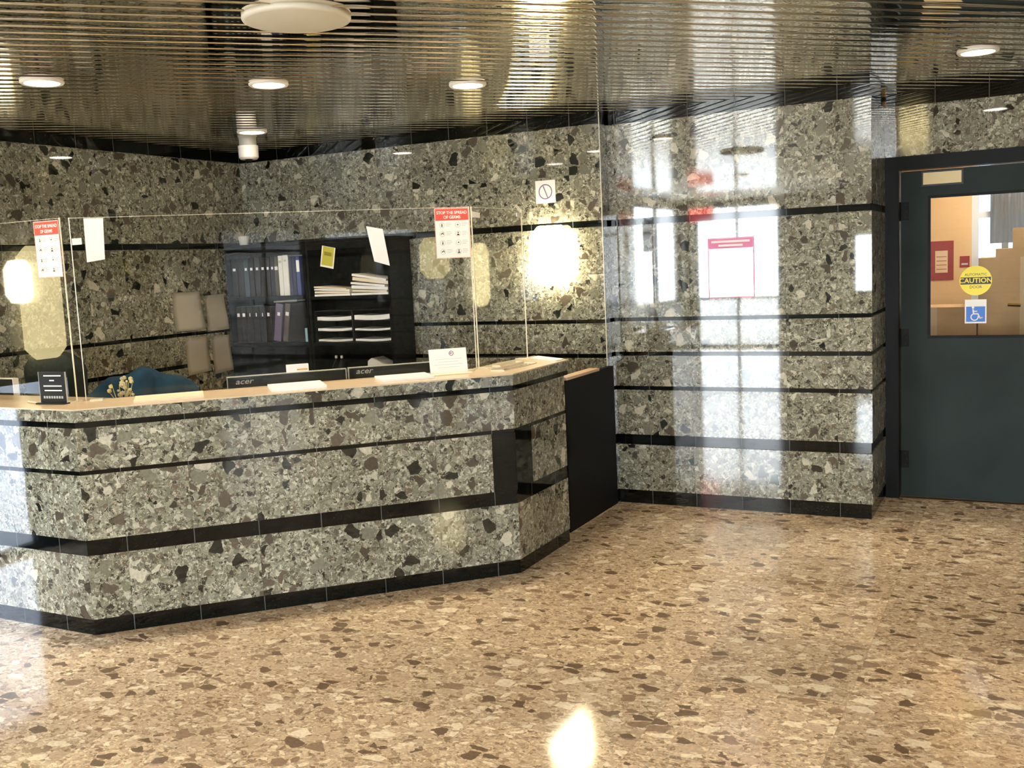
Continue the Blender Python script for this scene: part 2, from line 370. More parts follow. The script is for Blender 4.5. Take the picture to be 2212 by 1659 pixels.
# ceiling: dark slab with polished bronze slats below, running parallel to the counter front
struct('ceiling_slab', lambda b: box(b, XL-.25, XR+.25, YR-.25, 7.25, H+.03, H+.15), M['ceil_dark'])
def slats(bm):
    pitch = .1075; s = 2**-.5
    prof = [(.000, .020), (.000, .0015), (.0010, .0002), (.004, 0.0)] + [(.004+.080*k/6, -.0004*math.sin(PI*k/6)) for k in range(1, 6)] + [(.084, 0.0)] + [(.084+.021*k/8, -.0036*math.sin(PI*k/8)**.8) for k in range(1, 8)] + [(.105, 0.0), (.1062, .0015), (.1062, .020)]
    k0 = int(-8.5/pitch)
    for k in range(k0, int(10.5/pitch)):
        c0 = k*pitch+.02
        a0, a1 = -11.5, 12.5
        # the slat runs along (1,1)/sqrt2; across is (-1,1)/sqrt2 (towards the far corner)
        rows = []
        for a in [a0+(a1-a0)*q/60 for q in range(61)]:
            rows.append([bm.verts.new(((a-(c0+t))*s, (a+(c0+t))*s, H+z)) for t, z in prof])
        for ra, rb in zip(rows[:-1], rows[1:]):
            x, y = ra[0].co.x, ra[0].co.y; x2, y2 = rb[0].co.x, rb[0].co.y
            if max(x, x2) < XL-.1 or min(x, x2) > XR+.1 or max(y, y2) < YR-.1 or min(y, y2) > YD+.1: continue
            for i in range(len(prof)-1):
                f = bm.faces.new((ra[i], ra[i+1], rb[i+1], rb[i])); f.smooth = i not in (0, len(prof)-2)
    bmesh.ops.delete(bm, geom=[v for v in bm.verts if not v.link_faces], context='VERTS')
    for co, no in (((XL-.05, 0, 0), (-1, 0, 0)), ((XR+.05, 0, 0), (1, 0, 0)), ((0, YR-.05, 0), (0, -1, 0)), ((0, YD+.05, 0), (0, 1, 0))):
        bmesh.ops.bisect_plane(bm, geom=bm.verts[:]+bm.edges[:]+bm.faces[:], plane_co=co, plane_no=no, clear_outer=True)
struct('ceiling', slats, M['bronze'])

stone_wall('wall_far', [(XL-.2, YB), (-2.51, YB), (-2.51, 7.2), (XL-.2, 7.2)], uoff=.06, seed=0)
stone_wall('wall_pier', [(-2.5099, YC), (-.857, YC), (-.857, 7.19), (-2.5099, 7.19)], uoff=.075, seed=20)
stone_wall('wall_left_front', [(XL-.2, 2.95), (XL, 2.95), (XL, YB+.01), (XL-.2, YB+.01)], uoff=.1, seed=40)
stone_wall('wall_left_middle', [(XL-.2, -2.3), (XL, -2.3), (XL, 2.15), (XL-.2, 2.15)], uoff=.1, seed=45)
stone_wall('wall_left_head', [(XL-.199, 2.15), (XL, 2.15), (XL, 2.95), (XL-.199, 2.95)], zmin=1.1, seed=47)
stone_wall('wall_left_rear', [(XL-.2, YR-.2), (XL, YR-.2), (XL, -4.8), (XL-.2, -4.8)], seed=55)
stone_wall('wall_left_sill', [(XL-.199, -4.8), (XL, -4.8), (XL, -2.3), (XL-.199, -2.3)], zmax=.85, seed=41)
stone_wall('wall_left_lintel', [(XL-.199, -4.8), (XL, -4.8), (XL, -2.3), (XL-.199, -2.3)], zmin=2.5, seed=43)
stone_wall('wall_right', [(XR, YR-.2), (XR+.2, YR-.2), (XR+.2, 7.2), (XR, 7.2)], seed=60)
stone_wall('wall_entrance', [(.25, YD), (XR+.01, YD), (XR+.01, 7.19), (.25, 7.19)], uoff=.1, seed=80)
stone_wall('wall_over_door', [(-.8569, YD), (.25, YD), (.25, 7.19), (-.8569, 7.19)], zmin=2.215, uoff=.02, seed=90)
for nm, a, b in (('wall_rear_corner', XL-.01, -5.4), ('wall_rear_pier_left', -3.9, -2.7), ('wall_rear_pier_middle', -2.2, .1), ('wall_rear_right', 2.4, XR+.01)):
    stone_wall(nm, [(a, YR-.199), (b, YR-.199), (b, YR), (a, YR)][::1], seed=100)
struct('wall_rear_lintel', lambda b: box(b, -5.4, 2.4, YR-.198, YR-.001, 2.5, 2.62), M['granite'])
# rear windows: frame of dark mullions with one clear pane each
def window(name, poly2, z0, z1, axis, pos, bars, zb, fm='doorframe', gm='glass'):
    a, b = poly2
    def fr(bm):
        t = .045
        def bx(u0, u1, v0, v1):
            if axis == 'y': box(bm, u0, u1, pos-.03, pos+.03, v0, v1)
            else: box(bm, pos-.03, pos+.03, u0, u1, v0, v1)
        bx(a, b, z0, z0+t); bx(a, b, z1-t, z1); bx(a, a+t, z0+t, z1-t); bx(b-t, b, z0+t, z1-t)
        for q in bars: bx(q-t/2, q+t/2, z0+t, z1-t)
        for q in zb:
            if q > z0+.1: bx(a+t, b-t, q-t/2, q+t/2)
    o = struct(name, fr, M[fm])
    def gl(bm):
        if axis == 'y': box(bm, a+.045, b-.045, pos-.004, pos+.004, z0+.045, z1-.045)
        else: box(bm, pos-.004, pos+.004, a+.045, b-.045, z0+.045, z1-.045)
    bmg = bmesh.new(); gl(bmg); g = mesh_obj('window_pane', bmg, M[gm]); g.parent = o
window('window_1', (-5.4, -3.9), 0, 2.5, 'y', YR-.1, [-4.65], [.87])
window('window_2', (-2.7, -2.2), .9, 1.9, 'y', YR-.1, [], [])
stone_wall('wall_rear_sill', [(-2.7, YR-.199), (-2.2, YR-.199), (-2.2, YR), (-2.7, YR)], zmax=.9, seed=120)
stone_wall('wall_rear_head', [(-2.7, YR-.199), (-2.2, YR-.199), (-2.2, YR), (-2.7, YR)], zmin=1.9, zmax=2.4999, seed=122)
window('window_3', (.1, 2.4), 0, 2.5, 'y', YR-.1, [1.25], [2.1])
window('window_added', (2.15, 2.95), 0, 1.1, 'x', XL-.1, [], [], gm='smoked_glass')  # unseen window added to light the counter's left face; tint softens its reflection
window('window_4', (-4.8, -2.3), .85, 2.5, 'x', XL-.1, [-3.55], [])
struct('ground_outside', lambda b: box(b, -25, 25, -25, YR-.26, -.14, -.02), M['concrete'])
struct('ground_outside_left', lambda b: box(b, -25, XL-.26, YR-.25, 12, -.14, -.02), M['concrete'])

struct('trim_2', lambda b: box(b, -2.5098, -2.505, YB-.002, YB+.004, .001, 2.6), M['fixture'])

# ------------------------------------------------------------------ reception counter
P0, P1, P2, P3 = (XL, 3.18), (-3.93, 3.18), (-2.435, 4.705), (-2.435, 5.36)
def ring_poly(d, yend, over=0.0):
    """outer line P0..P3 and its inner parallel at distance d"""
    k = math.tan(PI/8)
    o_ = [(P0[0]+.001, P0[1]-over), (P1[0]+over*k, P1[1]-over), (P2[0]+over, P2[1]-over*k), (P3[0]+over, yend)]
    i_ = [(P3[0]-d, yend), (P2[0]-d, P2[1]+d*k), (P1[0]-d*k, P1[1]+d), (P0[0]+.001, P0[1]+d)]
    return o_ + i_
cnt = thing('reception_counter', 'long faceted reception counter clad in grey green marble with black granite bands', 'counter', (-3.4, 4.0, 0))
COUNTER_ROWS = [(.0, .076, 1), (.076, .385, 0), (.385, .459, 1), (.459, .769, 0), (.769, .789, 1), (.789, .991, 0), (.991, 1.019, 1), (1.019, 1.074, 0)]
for i, (a, b, k) in enumerate(COUNTER_ROWS):
    bm = bmesh.new(); top = i >= 6
    course(bm, ring_poly(.36 if top else .14, 5.42 if top else P3[1], .004 if i == 7 else 0), a, b, i+200, .003 if k else 0, TILE*1.05, .13)
    mesh_obj('granite_band' if k else 'marble_course', bm, M['granite'] if k else M['marble'], cnt)
def blackpanel(bm):
    t = .0025; k = math.tan(PI/8); d = .03; L_ = .150*2**.5*.0
    q = (-2.527, 4.612)                       # end of the panel on the front face
    s = 2**-.5
    poly = [(q[0]+t*s, q[1]-t*s), (P2[0]+t, P2[1]-t*k), (P2[0]+t, 4.895), (P2[0]-d, 4.895), (P2[0]-d, P2[1]+d*k), (q[0]-d*s, q[1]+d*s)]
    course(bm, poly, .4585, .7695, 230, 0, TILE*1.05, .02)
part('granite_corner_panel', blackpanel, M['granite'], cnt)
part('ledge_top', lambda b: prism(b, ring_poly(.37, 5.42, .006)[:4] + [(-2.76, 5.64)] + ring_poly(.37, 5.42, .006)[5:], 1.0742, 1.081), M['ledge'], cnt, 'cream ledge surface')
part('work_surface', lambda b: prism(b, [(P0[0]+.002, 3.33), (-4.0, 3.33), (-2.59, 4.78), (-2.59, 5.3), (-3.1, 5.3), (-3.1, 5.0), (-4.2, 3.95), (P0[0]+.002, 3.95)], .72, .75), M['desk'], cnt)
def sidepanel(b):
    box(b, -3.1, -2.6, 5.27, 5.3, 0, .72)
part('desk_end_panel', sidepanel, M['desk'], cnt)

# swing gate between the counter and the wall
gate = thing('swing_gate', 'black half-height swing gate closing the gap between counter end and wall', 'gate', (-2.46, 5.8, 0))
part('gate_panel', lambda b: box(b, -2.50, -2.462, 5.43, 6.215, .03, .955), M['black'], gate)
part('gate_top_rail', lambda b: box(b, -2.515, -2.445, 5.425, 5.93, .9551, .972), M['wood'], gate, 'light wood top edge')

# ------------------------------------------------------------------ acrylic screens on the ledge
ZL = 1.081
def screen(label, p, q, side):
    p, q = Vector((*p, 0)), Vector((*q, 0)); mid = (p+q)/2
    t = thing('acrylic_screen', label, 'screen', (mid.x, mid.y, ZL), 'clear screens on the counter ledge')
    L_ = (q-p).length; F = frame((p.x, p.y, ZL), q-p)
    part('clear_sheet', lambda b: obox(b, F, .004, L_-.004, .002, .890, -.0025, .0025), M['acrylic'], t)
    def ed(b):
        obox(b, F, 0, .004, .002, .893, -.003, .003); obox(b, F, L_-.004, L_, .002, .893, -.003, .003)
        obox(b, F, .004, L_-.004, .890, .8915, -.001, .001)
    part('polished_edge', ed, M['acrylic_edge'], t)
    for x in (.05, L_-.05): part('acrylic_foot', lambda b: obox(b, F, x-.03, x+.03, 0, .004, -.045, .045), M['acrylic_edge'], t)
    return t
screen('clear acrylic screen on the left end of the counter ledge', (-5.5, 3.40), (-4.165, 3.40), 1)
screen('wide clear acrylic screen along the front of the counter ledge', (-4.157, 3.443), (-2.735, 4.865), 1)
screen('narrow clear acrylic screen at the right end of the counter ledge', (-2.735, 4.885), (-2.735, 5.50), 0)

FL = frame((-4.165, 3.395, 0), (1, 0, 0))          # left screen, x measured from its right edge
FFo = Vector((-2.735, 4.865, 0)); FFd = Vector((1, 1, 0)).normalized()
FF = frame(FFo + Vector((1, -1, 0)).normalized()*.0045, FFd)  # front screen, x from its right edge (negative leftwards)
FR = frame((-2.7305, 4.885, 0), (0, 1, 0))

def germ_poster(label, F, x0, z0, wd, ht):
    c = F(x0+wd/2, z0, 0)
    t = thing('hygiene_poster', label, 'poster', c)
    part('red_header', lambda b: obox(b, F, x0+.004, x0+wd-.004, z0+ht*.755, z0+ht-.004, .0012, .0017), M['red'], t, 'red header band')
    def brd(b):
        for a in ((x0, x0+wd, z0, z0+.003), (x0, x0+wd, z0+ht-.003, z0+ht), (x0, x0+.003, z0+.003, z0+ht-.003), (x0+wd-.003, x0+wd, z0+.003, z0+ht-.003)):
            obox(b, F, *a, .0012, .0019)
    part('border', brd, M['palered'], t)
    text('lettering', 'STOP THE SPREAD', F, x0+wd/2, z0+ht*.905, ht*.082, .0022, M['white_print'], t, sx=wd/ht*1.30, bold=.0004)
    text('lettering', 'OF GERMS', F, x0+wd/2, z0+ht*.815, ht*.082, .0022, M['white_print'], t, sx=wd/ht*1.30, bold=.0004)
    def circ(b):
        for r in range(4):
            for cidx in range(2): ring(b, F, x0+wd*(.20+.46*cidx), z0+ht*(.665-.178*r), wd*.068, wd*.078, .0012, .0018, n=16)
    def ic(b):
        for r in range(4):
            for cidx in range(2):
                cx, cy, s = x0+wd*(.20+.46*cidx), z0+ht*(.665-.178*r), wd*.05
                k = r*2+cidx
                if k % 4 == 0: disc(b, F, cx, cy+s*.45, s*.35, .0012, .0018, 10); flat_poly(b, F, [(cx-s*.5, cy-s*.1), (cx-s*.2, cy-s), (cx+s*.2, cy-s), (cx+s*.5, cy-s*.1)][::-1], .0012, .0018)
                elif k % 4 == 1: disc(b, F, cx, cy, s*.4, .0012, .0018, 10)
                elif k % 4 == 2: ring(b, F, cx, cy-s*.4, s*.5, s*.95, .0012, .0018, 0, PI, 8); disc(b, F, cx+s*.4, cy+s*.7, s*.25, .0012, .0018, 8)
                else: disc(b, F, cx, cy+s*.6, s*.4, .0012, .0018, 10); flat_poly(b, F, [(cx-s*.8, cy-s), (cx+s*.8, cy-s), (cx+s*.4, cy-s*.1), (cx-s*.4, cy-s*.1)], .0012, .0018)
    def ln(b):
        for r in range(4):
            for cidx in range(2):
                for q in range(3): obox(b, F, x0+wd*(.31+.46*cidx), x0+wd*(.31+.46*cidx)+wd*(.15, .17, .12)[q], z0+ht*(.70-.178*r-.03*q), z0+ht*(.708-.178*r-.03*q), .0012, .0016)
    printed('sheet', [(lambda b: obox(b, F, x0, x0+wd, z0, z0+ht, .0002, .0012), M['white_print']), (circ, M['grey_print']), (ic, M['dark_print']), (ln, M['grey_print'])], t)
germ_poster('white and red hygiene poster on the left acrylic screen, beside blank white sheet', FL, -.182, 1.692, .206-.03, .272)
germ_poster('white and red hygiene poster on front acrylic screen near its right edge', FF, -.196, 1.700, .192, .268)

def sheet(name, label, cat, F, pts, mat, d=.0003, th=.0012):
    b = bmesh.new(); flat_poly(b, F, pts, d, d+th); o = mesh_obj(name, b, mat); return tag(o, label, cat)
def ff(X, Y): return (Vector((X, Y, 0))-FFo).dot(FFd)
sheet('blank_sheet', 'blank white sheet hanging on front screen beside the left poster', 'paper', FF, [(ff(-4.111, 3.489), 1.756), (ff(-4.052, 3.548), 1.768), (ff(-4.046, 3.554), 1.968), (ff(-4.109, 3.491), 1.968)], M['paper'])
sheet('tilted_sheet', 'blank white sheet hanging askew on the screen in front of the bookcase', 'paper', FF, [(ff(-3.114, 4.486), 1.700), (ff(-3.056, 4.544), 1.674), (ff(-3.075, 4.525), 1.868), (ff(-3.137, 4.463), 1.886)], M['paper'])
sheet('tape_strip', 'white label strip stuck between left poster and blank sheet', 'label', FF, [(ff(-4.152, 3.448), 1.842), (ff(-4.121, 3.479), 1.844), (ff(-4.121, 3.479), 1.875), (ff(-4.152, 3.448), 1.873)], M['paper'])
sheet('corner_clip', 'small white clip at the top left of the narrow right screen', 'clip', FR, [(.002, 1.915), (.088, 1.914), (.09, 1.942), (.002, 1.948)], M['white_plastic'])
sheet('screen_clip', 'small white clip at the top right of the narrow right screen', 'clip', FR, [(.535, 1.930), (.588, 1.929), (.588, 1.953), (.535, 1.952)], M['white_plastic'], .0008, .006)

# ------------------------------------------------------------------ things on the ledge
def on_front(s, f):
    """point on the ledge: s metres along the front face from P1, f metres behind the face"""
    v = Vector((P1[0], P1[1])) + Vector(P2).__sub__(Vector(P1)).normalized()*s
    n = Vector((-1, 1)).normalized(); return v + n*f
def ledge_sheet(name, label, cat, s0, s1, f0, f1, h, mat, skew=0.0):
    p = [on_front(s0, f0), on_front(s1, f0), on_front(s1+skew, f1), on_front(s0+skew, f1)]
    b = bmesh.new(); prism(b, [tuple(v) for v in p], ZL+.0003, ZL+.0003+h); o = mesh_obj(name, b, mat); return tag(o, label, cat)
ledge_sheet('paper_stack', 'cream paper pile on the ledge near the left counter corner', 'papers', .26, .58, .05, .28, .010, M['cream_paper'])
ledge_sheet('paper_stack', 'bright white paper pile on ledge before the first monitor', 'papers', .90, 1.17, .04, .30, .014, M['paper'])
ledge_sheet('paper_stack', 'long white paper pile on ledge left of the tent card', 'papers', 1.46, 1.735, .08, .31, .012, M['paper'])
b = bmesh.new(); prism(b, [(-2.452, 5.30), (-2.455, 5.41), (-2.70, 5.575), (-2.69, 5.44)], ZL+.0003, ZL+.006)
tag(mesh_obj('loose_sheets', b, M['paper']), 'white sheets at the far right end of the ledge', 'papers')

# tent card
tc = thing('tent_card', 'white folded tent card with round emblem on counter ledge', 'sign', tuple(on_front(1.86, .24))+(ZL,))
p = on_front(1.755, .255); q = on_front(1.965, .255)
Ft = frame((p.x, p.y, ZL+.0003), (q-p).to_3d(), (Vector((-.13, .13, 1)))); W_ = (q-p).length
part('emblem_ring', lambda b: ring(b, Ft, W_/2+.02, .108, .010, .0135, .001, .0016, n=20), M['purple_print'], tc)
def mark(b): flat_poly(b, Ft, [(W_/2+.012, .104), (W_/2+.028, .110), (W_/2+.013, .113)], .001, .0016)
part('emblem_mark', mark, M['purple_print'], tc)
def tl(b):
    for i, (a, c) in enumerate(((.03, .18), (.05, .16), (.025, .185), (.045, .165))): obox(b, Ft, a, c, .078-.015*i, .0795-.015*i, .001, .0015)
printed('front_panel', [(lambda b: obox(b, Ft, 0, W_, 0, .135, -.001, .001), M['paper']), (tl, M['grey_print'])], tc)
part('base_strip', lambda b: prism(b, [tuple(on_front(1.745, .17)), tuple(on_front(1.975, .17)), tuple(on_front(1.975, .25)), tuple(on_front(1.745, .25))], ZL+.0003, ZL+.004), M['cream_paper'], tc)

# black acrylic notice
bn = thing('desk_notice', 'small black notice with white lines standing on the left ledge', 'sign', (-4.24, 3.33, ZL))
Fn = frame((-4.315, 3.315, ZL+.006), (1, .10, 0))
def nl(b):
    for z, a, c in ((.128, .03, .14), (.105, .065, .095), (.078, .025, .14), (.056, .03, .14)): obox(b, Fn, a, c, z, z+.006, .002, .0025)
def fine(b):
    for i in range(8): obox(b, Fn, .02+.016*i, .031+.016*i, .020, .032, .002, .0025)
printed('plate', [(lambda b: obox(b, Fn, 0, .165, 0, .150, -.002, .002), M['blackp']), (nl, M['white_print']), (fine, M['grey_print'])], bn)
for xa in (-.003, .165): part('silver_side', lambda b: obox(b, Fn, xa, xa+.003, 0, .150, -.003, .003), M['grey_plastic'], bn)
part('notice_base', lambda b: prism(b, [(-4.32, 3.285), (-4.14, 3.303), (-4.145, 3.342), (-4.325, 3.330)], ZL+.0003, ZL+.0065), M['blackp'], bn)
b = bmesh.new(); tube(b, [(-4.44, 3.335, ZL+.005), (-4.33, 3.30, ZL+.005)], .0045, 8); tag(mesh_obj('pen', b, M['cream_paper']), 'cream pen lying on ledge left of the black notice', 'pen')

# acrylic brochure trays at the right corner
def tray(label, c, ang, wd, dp, ht):
    t = thing('brochure_tray', label, 'tray', (*c, ZL))
    F = frame((c[0], c[1], ZL+.0003), (math.cos(ang), math.sin(ang), 0), (-math.sin(ang), math.cos(ang), 0))
    part('tray_floor', lambda b: obox(b, F, 0, wd, 0, dp, 0, .003), M['acrylic'], t)
    def rim(b):
        obox(b, F, 0, wd, 0, .004, .0, ht*.4); obox(b, F, 0, wd, dp-.004, dp, .0, ht)
        obox(b, F, 0, .004, .004, dp-.004, 0, ht*.6); obox(b, F, wd-.004, wd, .004, dp-.004, 0, ht*.6)
    part('tray_rim', rim, M['acrylic_edge'], t)
tray('clear brochure tray on the ledge corner behind the narrow screen', (-2.650, 4.98), math.radians(84), .24, .055, .02)
tray('long clear tray on the ledge in front of the narrow screen', (-2.53, 4.80), math.radians(90), .40, .085, .012)

# ------------------------------------------------------------------ monitors on the work surface
def monitor(name, label, p, q, ztop, hgt, group=None, logo=True, edge='grey_plastic', zlogo=1.098):
    p, q = Vector((*p, 0)), Vector((*q, 0)); mid = (p+q)/2; L_ = (q-p).length
    F = frame((p.x, p.y, ztop-hgt), q-p)
    t = thing(name, label, 'monitor', (mid.x, mid.y, .75), group)
    part('back_shell', lambda b: obox(b, F, .004, L_-.004, .004, hgt-.004, -.022, .006), M['blackp'], t)
    def bez(b):
        obox(b, F, 0, L_, hgt-.004, hgt, -.026, .009); obox(b, F, 0, .004, 0, hgt-.004, -.026, .009); obox(b, F, L_-.004, L_, 0, hgt-.004, -.026, .009); obox(b, F, .004, L_-.004, 0, .004, -.026, .009)
    part('bezel', bez, M[edge], t, 'thin silver rim')
    part('screen_panel', lambda b: obox(b, F, .01, L_-.01, .012, hgt-.012, -.025, -.022), M['blackp'], t)
    def st(b):
        obox(b, F, L_/2-.03, L_/2+.03, -(ztop-hgt)+.765, .12, .0065, .026)
        obox(b, F, L_/2-.12, L_/2+.12, -(ztop-hgt)+.751, -(ztop-hgt)+.765, -.09, .06)
    part('stand', st, M['blackp'], t)
    if logo: text('lettering', 'acer', F, logo, zlogo-(ztop-hgt), .042, .0064, M['grey_plastic'], t, sx=1.25, bold=.0003, shear=.25)
    return t
monitor('computer_monitor', 'black monitor seen from behind, left of the pair with silver lettering', (-3.800, 4.050), (-3.352, 4.498), 1.127, .36, 'monitors behind the counter', logo=.088)
monitor('computer_monitor', 'black monitor seen from behind, right of the pair and beside tent card', (-3.345, 4.505), (-2.91, 4.94), 1.129, .36, 'monitors behind the counter', logo=.087, zlogo=1.105)
monitor('small_monitor', 'small black monitor with white rim at the far left of the ledge', (-5.30, 3.60), (-4.887, 3.60), 1.165, .26, None, logo=False, edge='white_plastic')
b = bmesh.new(); cF = frame((-3.585, 4.28, 1.1273), (1, 1, 0)); obox(b, cF, 0, .118, 0, .040, -.024, .004)
cb = mesh_obj('label_box', b, M['paper']); tag(cb, 'small white and orange box lying on top of the left monitor', 'box')
part('orange_print', lambda b: obox(b, cF, .055, .112, .008, .016, .004, .0045), simple('orange_print', (.75, .35, .1), .6), cb)

# ------------------------------------------------------------------ chairs behind the counter
def office_chair(label, c, ang, zt, width, mat):
    t = thing('office_chair', label, 'chair', (*c, 0))
    F = frame((c[0], c[1], 0), (math.cos(ang), math.sin(ang), 0))
    def back(b):
        n = 10
        pts = []
        for i in range(n+1):
            a = PI*i/n; pts.append((-math.cos(a)*width/2, zt-.12+math.sin(a)*.12))
        flat_poly(b, F, [(width/2*.8, .58), ] + pts[::-1] + [(-width/2*.8, .58)], -.04, .03)
        bmesh.ops.recalc_face_normals(b, faces=b.faces[:])
    part('backrest', back, mat, t)
    part('seat', lambda b: obox(b, F, -.22, .22, .42, .49, -.46, -.04), mat, t)
    part('back_support', lambda b: obox(b, F, -.03, .03, .40, .75, .031, .05), M['blackp'], t)
    part('gas_post', lambda b: lathe(b, F(0, 0, -.27), [(0, .08), (.028, .08), (.028, .42), (0, .42)], 12), M['blackp'], t)
    for k in range(5):
        a = 2*PI*k/5; e = F(0, 0, -.27)+Vector((math.cos(a)*.24, math.sin(a)*.24, .06))
        part('base_arm', lambda b: tube(b, [F(0, .10, -.27), e], .016, 8), M['blackp'], t)
        part('caster', lambda b: lathe(b, (e.x, e.y, 0), [(0, .001), (.022, .01), (.026, .028), (.02, .045), (0, .05)], 10), M['blackp'], t)
    return t
office_chair('black office chair with blue jacket draped over its back', (-4.48, 4.12), math.radians(40), 1.10, .40, M['blackp'])
office_chair('dark green high-backed chair behind the counter at far left', (-5.22, 4.12), math.radians(4), 1.26, .44, M['chair_fabric'])
# the blue jacket
def jacket(b):
    F = frame((-4.48, 4.12, 0), (math.cos(math.radians(40)), math.sin(math.radians(40)), 0))
    rnd = random.Random(3); nx, nt_ = 26, 20; grid = []
    for i in range(nx+1):
        s = -1+2*i/nx; row = []
        top = 1.165 - .10*abs(s)**1.25 - .06*max(0, abs(s)-.6) + .012*math.sin(9*s+1)
        wd = .30
        for j in range(nt_+1):
            t_ = -1+2*j/nt_                       # front skirt .. ridge .. back skirt
            fold = .012*math.sin(11*s+3*t_)+.008*math.sin(23*s-5*t_)
            dd = (t_*1.0); dep = .065*math.copysign(min(1, abs(dd)*3)**.6, dd)+fold
            z = top - (max(0, abs(t_)-.12)**1.1)*.50 - .015*abs(t_)
            row.append(b.verts.new(F(s*wd*(1+.10*abs(t_))-.01, z, dep - .005)))
        grid.append(row)
    for i in range(nx):
        for j in range(nt_):
            f = b.faces.new((grid[i][j], grid[i+1][j], grid[i+1][j+1], grid[i][j+1])); f.smooth = True
    r = bmesh.ops.solidify(b, geom=b.faces[:], thickness=.006)
b = bmesh.new(); jacket(b); tag(mesh_obj('denim_jacket', b, M['denim']), 'blue denim jacket draped over the chair behind the counter', 'jacket')
# dried flowers
fl = thing('dried_flowers', 'small bunch of pale dried flowers beside the black notice', 'flowers', (-4.20, 3.52, .75))
part('vase', lambda b: lathe(b, (-4.10, 3.62, .75), [(0, .001), (.04, .001), (.05, .1), (.03, .24), (.034, .26), (0, .26)], 16), M['blackp'], fl)
rnd = random.Random(5)
def stems(b):
    for k in range(14):
        a = rnd.uniform(0, 2*PI); r = rnd.uniform(.01, .06); tube(b, [(-4.10, 3.62, .98), (-4.10+r*math.cos(a)*.6, 3.62+r*math.sin(a)*.6, 1.06), (-4.10+r*math.cos(a), 3.62+r*math.sin(a), rnd.uniform(1.09, 1.16))], .002, 5)
part('stems', stems, M['plant'], fl)
def heads(b):
    for k in range(22):
        a = rnd.uniform(0, 2*PI); r = rnd.uniform(.0, .065); z = rnd.uniform(1.08, 1.17)
        bmesh.ops.create_icosphere(b, subdivisions=1, radius=rnd.uniform(.006, .013), matrix=Matrix.Translation((-4.10+r*math.cos(a), 3.62+r*math.sin(a), z)))
part('flower_heads', heads, M['plant'], fl)

# ------------------------------------------------------------------ bookcases against the far wall
YF, YK = 5.93, 6.205
def bookcase(label, x0, x1, shelves, ztop=1.865):
    t = thing('bookcase', label, 'bookcase', ((x0+x1)/2, 6.08, 0), 'black bookcases')
    def pl(name, a): part(name, lambda b: box(b, *a), M['black'], t)
    pl('side_panel', (x0, x0+.02, YF, YK, 0, ztop)); pl('side_panel', (x1-.02, x1, YF, YK, 0, ztop))
    pl('top_panel', (x0-.0, x1, YF-.001, YK, ztop+.0005, ztop+.022)); pl('back_panel', (x0+.0205, x1-.0205, YK-.012, YK, .0, ztop-.0005))
    for z in shelves: pl('shelf', (x0+.0205, x1-.0205, YF+.003, YK-.0125, z-.02, z))
    pl('header_rail', (x0+.0205, x1-.0205, YF, YF+.018, ztop-.045, ztop-.0005))
    return t
bookcase('left black bookcase in the corner holding two rows of binders', -5.485, -4.725, [.08, .45, .80, 1.152, 1.497])
bookcase('right black bookcase holding papers and a paper sorter', -4.715, -3.99, [.08, .50, .93, 1.145, 1.482])
part('cupboard_door', lambda b: box(b, -5.463, -4.747, YF-.018, YF-.001, .85, 1.115), M['black'], bpy.data.objects['bookcase'])

def mk_binder(x, z, wd, ht, mat, label, lab=None, lean=0.0, labmat='paper', dp=.22, labh=.02, labw=.7, group=None, cat='binder', name='ring_binder', y=5.955):
    F = frame((x, y, z+.0005), (math.cos(lean), 0, -math.sin(lean)), (math.sin(lean), 0, math.cos(lean)))
    if lean:   # lift so that the lower corner rests on the shelf
        dz = max(0, wd*math.sin(lean)); F = frame((x, y, z+.0005+dz), (math.cos(lean), 0, -math.sin(lean)), (math.sin(lean), 0, math.cos(lean)))
    b = bmesh.new(); obox(b, F, .0008, wd-.0008, 0, ht, -dp, 0)
    bmesh.ops.bevel(b, geom=[e for e in b.edges], offset=.002, segments=2, affect='EDGES')
    o = mesh_obj(name, b, mat); tag(o, label, cat, group)
    if lab is not None:
        part('spine_label', lambda q: obox(q, F, wd*(1-labw)/2, wd*(1+labw)/2, ht*lab, ht*lab+labh, 0, .0008), M[labmat], o)
    return o
navy = simple('navy_vinyl', (.02, .025, .07), .4); olive = simple('olive_vinyl', (.09, .08, .045), .4); blueb = simple('blue_vinyl_binder', (.05, .07, .24), .4)
darkb = simple('dark_binder_vinyl', (.018, .017, .016), .4, noise=.3); whiteb = simple('white_binder_vinyl', (.80, .80, .78), .4)
purp = simple('purple_grey_vinyl', (.14, .11, .19), .45); browng = simple('brown_grey_vinyl', (.10, .085, .075), .5); tealb = simple('teal_binder_vinyl', (.04, .08, .09), .4)
pale = simple('pale_blue_card', (.35, .52, .62), .6)
GU, GL = 'dark binders on the upper shelf', 'dark binders on the lower shelf'
dk = 'dark ring binder with white spine label on the upper shelf of left bookcase'
X = -5.455
for i, (wd, mt, lb) in enumerate([(.062, darkb, 1), (.056, darkb, 0), (.050, tealb, 1), (.054, darkb, 1), (.054, darkb, 1), (.052, darkb, 1), (.042, darkb, 1), (.040, darkb, 1)]):
    lab = dk if lb and mt is darkb else ('dark ring binder without label in the upper shelf row' if not lb else 'teal ring binder with a white label in the upper shelf row')
    mk_binder(X, 1.497, wd, .29, mt, lab, .68 if lb else None, labh=.020, labw=.42, group=GU if (lb and mt is darkb) else None); X += wd+.0015
mk_binder(X, 1.497, .034, .29, olive, 'olive ring binder with large white label left of the white ones', .66, labh=.026, labw=.85); X += .036
mk_binder(X, 1.497, .040, .295, whiteb, 'white ring binder next to the olive one on upper shelf', .82, labmat='grey_print', labh=.018); X += .042
mk_binder(X, 1.497, .052, .298, whiteb, 'wider white ring binder, right of the two white ones', .84, labmat='grey_print', labh=.014, labw=.35); X += .056
